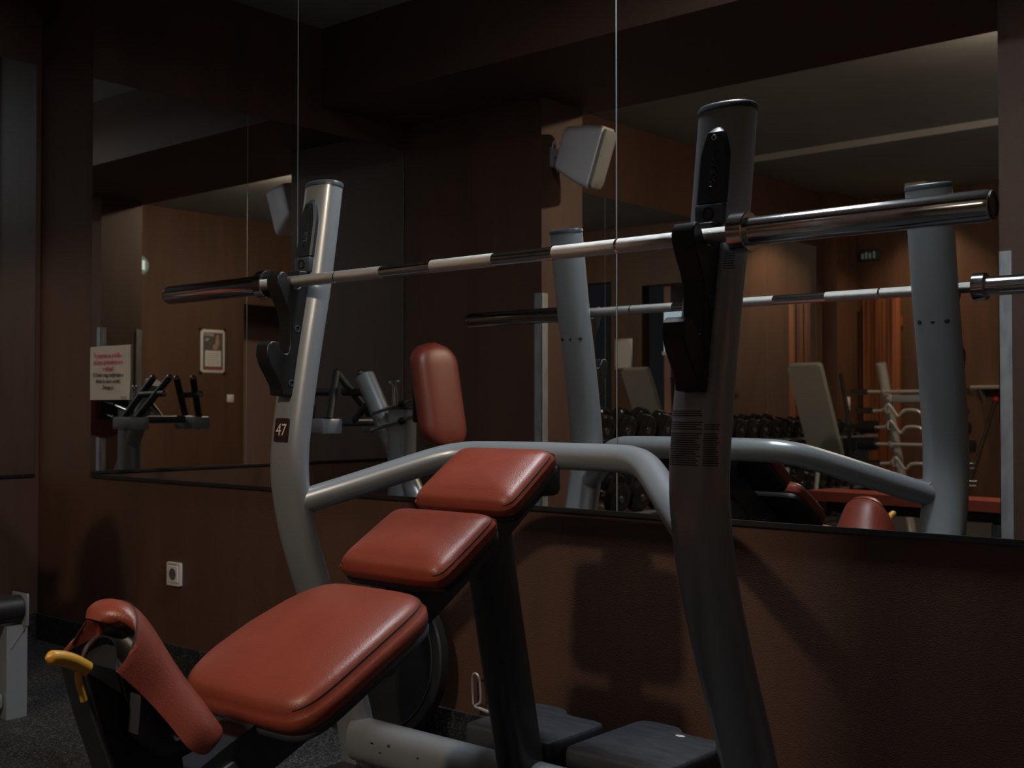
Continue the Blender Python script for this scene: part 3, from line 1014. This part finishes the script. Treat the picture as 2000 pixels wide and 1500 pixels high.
# ================================================================ BAR RACK with short bars
br = thing('bar_rack', 'leaning chrome bar rack holding short curl bars', 'rack', (-1.42, -4.95, 0))
for s in (-1, 1):
    MB().cyl((s * .17 - .03, .18, 1.27), (s * .17 + .03, -.22, .02), .034, seg=24).build('rack_post', M_BRIGHT, br)
    MB().box(s * .17 - .01, s * .17 + .07, -.30, .34, 0, .04, bev=.01).build('rack_foot', M_BRIGHT, br)
MB().box(-.17, .17, .080, .110, 1.00, 1.05, bev=.006).build('rack_tie', M_STEEL, br)
BZ = (1.085, .955, .84, .72, .585, .465)
for i, z in enumerate(BZ):
    yc = -.22 + (z - .02) / 1.25 * .40 + .075
    for s in (-1, 1):
        MB().tube([(s * .17, yc - .06, z - .03), (s * .17, yc - .005, z - .031), (s * .17, yc + .02, z - .022), (s * .17, yc + .028, z + .012)], .007, 8, sub=3).build('hook', M_BRIGHT, br)
kinds = ('straight chrome bar on the top hooks of the leaning rack', 'wavy chrome curl bar with bare ends second from the rack top', 'wavy chrome curl bar with black end weights on the leaning rack',
         'straight chrome bar with black end weights on the leaning rack', 'wavy chrome curl bar below the straight weighted bar', 'wavy chrome curl bar lowest on the leaning rack')
for i, z in enumerate(BZ):
    yc = -.22 + (z - .02) / 1.25 * .40 + .075
    o = thing('curl_bar' if i not in (0, 3) else 'short_bar', kinds[i], 'curl bar' if i not in (0, 3) else 'bar', (-1.42, -4.95 + yc + .004, z - .012), 0)
    if i in (0, 3):
        MB().cyl((-.40, 0, 0), (.40, 0, 0), .012, seg=14).build('shaft', M_BRIGHT, o)
    else:
        w = [(-.38, 0), (-.20, 0), (-.15, .045), (-.095, -.04), (-.045, 0.0), (.045, 0.0), (.095, -.04), (.15, .045), (.20, 0), (.38, 0)]
        MB().tube([(a, b * .3, b) for a, b in w], .012, 12, sub=3).build('shaft', M_BRIGHT, o)
    for s in (-1, 1):
        e = .40 if i in (0, 3) else .38
        if i in (2, 3):
            MB().lathe((s * (e - .13), 0, 0), (s, 0, 0), [(0, .02), (.005, .045), (.13, .045), (.14, .03)], 20).build('end_weight', M_GLOSSB, o)
        else:
            MB().lathe((s * (e - .12), 0, 0), (s, 0, 0), [(0, .014), (.004, .020), (.13, .020), (.134, .012)], 16).build('end_sleeve', M_CHROME, o)

# ================================================================ small things of the room behind
# spare bench board leaning (seen over the dumbbells)
bb = thing('sit_up_board', 'pale padded sit up board tilted upright on black legs', 'exercise bench', (-2.24, -5.05, 0))
Mb = Matrix.Translation((0, 0, .93)) @ Matrix.Rotation(math.radians(62), 4, 'X')
sb_ = MB().prism(rrect(.13, .40, .03), 2, -.025, .025)
sb_.v = [Mb @ p for p in sb_.v]
sb_.build('board_pad', M_WOODW, bb, angle=40)
for s in (-1, 1):
    MB().tube([(s * .11, -.19, 1.22), (s * .12, -.30, .80), (s * .12, -.36, .02)], .016, 10, sub=4).build('leg', M_STEELD, bb)
    MB().tube([(s * .12, .22, .52), (s * .13, .30, .25), (s * .13, .34, .02)], .016, 10, sub=4).build('leg', M_WOODW, bb)

# black framed notice holder on rear wall
fn = thing('notice_frame', 'white notice in a clip frame on the rear wall', 'notice', (-.49, YB, 1.37))
MB().box(-.115, .115, 0, .012, 0, .33, bev=.004).build('frame', M_ALU, fn)
MB().box(-.098, .098, .012, .014, .018, .312).build('sheet', M_WHITE, fn, smooth=False)
# bright window in the recess
wn = struct(MB().box(-1.36, -.97, YB - .06, YB - .04, 1.55, 2.00).build('window_1', M_WIN, smooth=False))
MB().box(-1.36, -.97, YB - .06, YB - .005, 1.51, 1.55).build('window_sill', M_WHITE, wn, smooth=False)
# poster in a clip frame on the right wall
po = thing('wall_poster', 'framed poster with a figure and a printed schedule on the brown wall', 'poster', (XR, -4.03, 1.32))
MB().box(-.010, 0, -.145, .145, 0, .44, bev=.003).build('frame', M_WHITE, po)
MB().box(-.013, -.010, -.118, .118, .03, .41).build('poster_print', M_PGREY, po, smooth=False)
MB().box(-.0145, -.012, -.095, .095, .065, .225).build('schedule_panel', M_WHITE, po, smooth=False)
for k in range(6):
    MB().box(-.0152, -.0143, -.08, .08, .085 + k * .022, .089 + k * .022).build('schedule_line', M_PGREY, po, smooth=False)
MB().box(-.0145, -.012, -.118, .118, .03, .055).build('red_band', M_PRED, po, smooth=False)
fg = MB()
fg.ball((-.013, -.055, .370), .018, 10, 7, (.15, 1, 1.1))
fg.ball((-.013, -.052, .310), .032, 12, 7, (.1, .8, 1.6))
fg.ball((-.013, -.030, .262), .036, 12, 7, (.1, .9, .9))
fg.build('printed_figure', M_SKIN, po)
text('poster_text', 'POWER', .045, M_WHITE, po, Matrix.Translation((-.0142, .055, .385)) @ Matrix.Rotation(-PI / 2, 4, 'Z') @ RX, sx=.8)
text('poster_text', '20"', .04, M_WHITE, po, Matrix.Translation((-.0142, .072, .335)) @ Matrix.Rotation(-PI / 2, 4, 'Z') @ RX)
for yy in (-.145, .145):
    for zz in (0, .44):
        MB().box(-.015, 0.0, yy - .014, yy + .014, zz - .014, zz + .014).build('corner_clip', M_BLACK, po, smooth=False)
# light switch
sw = thing('light_switch', 'small white light switch on the wall below the poster', 'switch', (XR, -4.25, 1.02))
MB().box(-.010, 0, -.04, .04, 0, .08, bev=.003).build('switch_plate', M_WHITE, sw)
MB().box(-.014, -.010, -.018, .018, .015, .065, bev=.002).build('rocker', M_WHITE, sw)
# round exit sign on the right wall
ex = thing('exit_sign', 'round green exit lamp high on the brown wall', 'exit sign', (XR, -3.18, 2.34))
MB().lathe((0, 0, 0), (-1, 0, 0), [(0, .10), (.02, .10), (.045, .085), (.06, .05)], 28).build('sign_dome', mat('frosted_green', (.28, .36, .33), .4, emit=((.5, .8, .7), .06)), ex)
MB().box(-.066, -.060, -.03, .03, -.045, .045).build('sign_symbol', M_GLOW, ex, smooth=False)
# exit sign on the rear wall
e2 = thing('exit_sign', 'dark rectangular exit sign with pale pictogram above the bar rack', 'exit sign', (-2.745, YB, 2.36))
MB().box(-.095, .095, 0, .03, -.055, .055, bev=.004).build('sign_case', M_STEELD, e2)
sg = MB()
for k, (a, b) in enumerate(((-.07, .018), (-.035, .030), (.0, .022), (.04, .034))):
    sg.box(a, a + .02, .0302, .032, -.035, -.005 + b)
sg.build('sign_symbol', mat('sign_pale', (.25, .32, .28), .5, emit=((.6, .9, .75), .04)), e2, smooth=False)
# wooden boards and column at the end of the left wall
sbox('wall_column', M_WALL2, XL, -2.86, YB, -6.75, 0, ZC - .05)
wd = thing('slatted_screen', 'dark striped wooden screen standing against the rear wall', 'screen', (-2.62, YB + .045, 0))
for k in range(9):
    h = .03 if k % 2 else .022
    MB().box(-.17 + k * .038, -.136 + k * .038, -h, h, 0, 1.95 + .0 * k).build('wood_slat', M_WOOD, wd, smooth=False)
MB().box(-.18, .18, -.035, -.030, .1, .18).build('rear_batten', M_WOOD, wd, smooth=False)
MB().box(-.18, .18, -.035, -.030, 1.7, 1.78).build('rear_batten', M_WOOD, wd, smooth=False)
sw2 = thing('light_switch', 'small white light switch beside the slatted wooden screen', 'switch', (-2.86, -6.95, 1.00))
MB().box(0, .010, -.04, .04, -.06, .06, bev=.003).build('switch_plate', M_WHITE, sw2)
MB().box(.010, .014, -.02, .02, -.03, .03, bev=.002).build('rocker', M_WHITE, sw2)
# flat bench with brown pad and a red tipped stick beside it
fb = thing('flat_bench', 'low flat bench with brown pad on a black frame', 'weight bench', (-.75, -3.2, 0), .12)
pdd = MB().prism(rrect(.62, .13, .035), 2, .435, .49)
pdd.build('bench_pad', M_LEATHER, fb, angle=40)
MB().box(-.55, .55, -.03, .03, .37, .435, bev=.008).build('bench_rail', M_BLACK, fb)
for s in (-1, 1):
    MB().box(s * .45 - .03, s * .45 + .03, -.04, .04, 0.03, .37, bev=.008).build('leg', M_STEELD, fb)
    MB().box(s * .45 - .035, s * .45 + .035, -.22, .22, 0, .04, bev=.01).build('foot', M_BLACK, fb)
st_ = thing('exercise_stick', 'thin black stick with a red ball tip leaning on the wall', 'stick', (-1.75, YB + .30, 0))
MB().cyl((-.10, .05, .012), (.12, -.26, 1.02), .012, seg=10).build('rod', M_BLACK, st_)
MB().ball((.123, -.264, 1.035), .028, 12, 8).build('ball_tip', M_RED, st_)
sf = thing('wall_shelf', 'narrow pale wall shelf on the rear wall', 'shelf', (-1.55, YB, 1.12))
MB().box(-.25, .25, 0, .16, 0, .03, bev=.004).build('shelf_board', M_WOODW, sf)
for s in (-1, 1):
    MB().prism([(0, 0), (.14, 0), (0, -.12)], 0, s * .18 - .01, s * .18 + .01).build('shelf_bracket', M_WOODW, sf, smooth=False)
# ceiling lamps
for i, ((lx, ly, lz), sx, pw, cl_, spr) in enumerate(LAMPS):
    lab = ('square ceiling lamp panel in the mirrored bay above the bench', 'small square downlight added to brighten the rear wall')[i]
    top = ZC - .05 if ly < -5.14 else ZC
    o = thing('ceiling_lamp', lab, 'ceiling lamp', (lx, ly, top))
    d = top - lz
    h = sx / 2
    for a0, a1, b0, b1 in ((-h - .02, h + .02, h, h + .02), (-h - .02, h + .02, -h - .02, -h), (-h - .02, -h, -h, h), (h, h + .02, -h, h)):
        MB().box(a0, a1, b0, b1, -d - .006, 0).build('lamp_frame', M_WHITE, o, smooth=False)
    MB().box(-h, h, -h, h, -d + .006, -d + .012).build('diffuser', M_LAMP, o, smooth=False)

# unseen globe added to brighten the main room ceiling
gp = thing('fill_globe', 'added glowing globe that brightens the main room ceiling', 'fill lamp', (0.55, -5.0, 2.40))
MB().ball((0, 0, 0), .13, 24, 16).build('globe', mat('fill_globe_glow', (.9, .9, .9), .4, emit=((1.0, .88, .74), FILL_GLOBE_STRENGTH)), gp)
MB().cyl((0, 0, .128), (0, 0, ZC - 2.40), .008, seg=10).build('fill_globe_rod', M_STEELD, gp)
MB().lathe((0, 0, ZC - 2.40), (0, 0, -1), [(0, .05), (.02, .045), (.03, .02)], 20).build('fill_globe_rose', M_WHITE, gp)

dl = thing('drum_lamp', 'small round drum lamp on the ceiling just behind the beam', 'ceiling lamp', (*KEY_LAMP, ZC))
MB().lathe((0, 0, -.026), (0, 0, -1), [(0, .085), (.042, .085), (.05, .078)], 28).build('drum_glass', mat('drum_glow', (.9, .9, .9), .4, emit=((1.0, .78, .56), KEY_STRENGTH)), dl)
MB().lathe((0, 0, 0), (0, 0, -1), [(0, .095), (.024, .095), (.026, .09)], 28).build('drum_base', M_WHITE, dl)
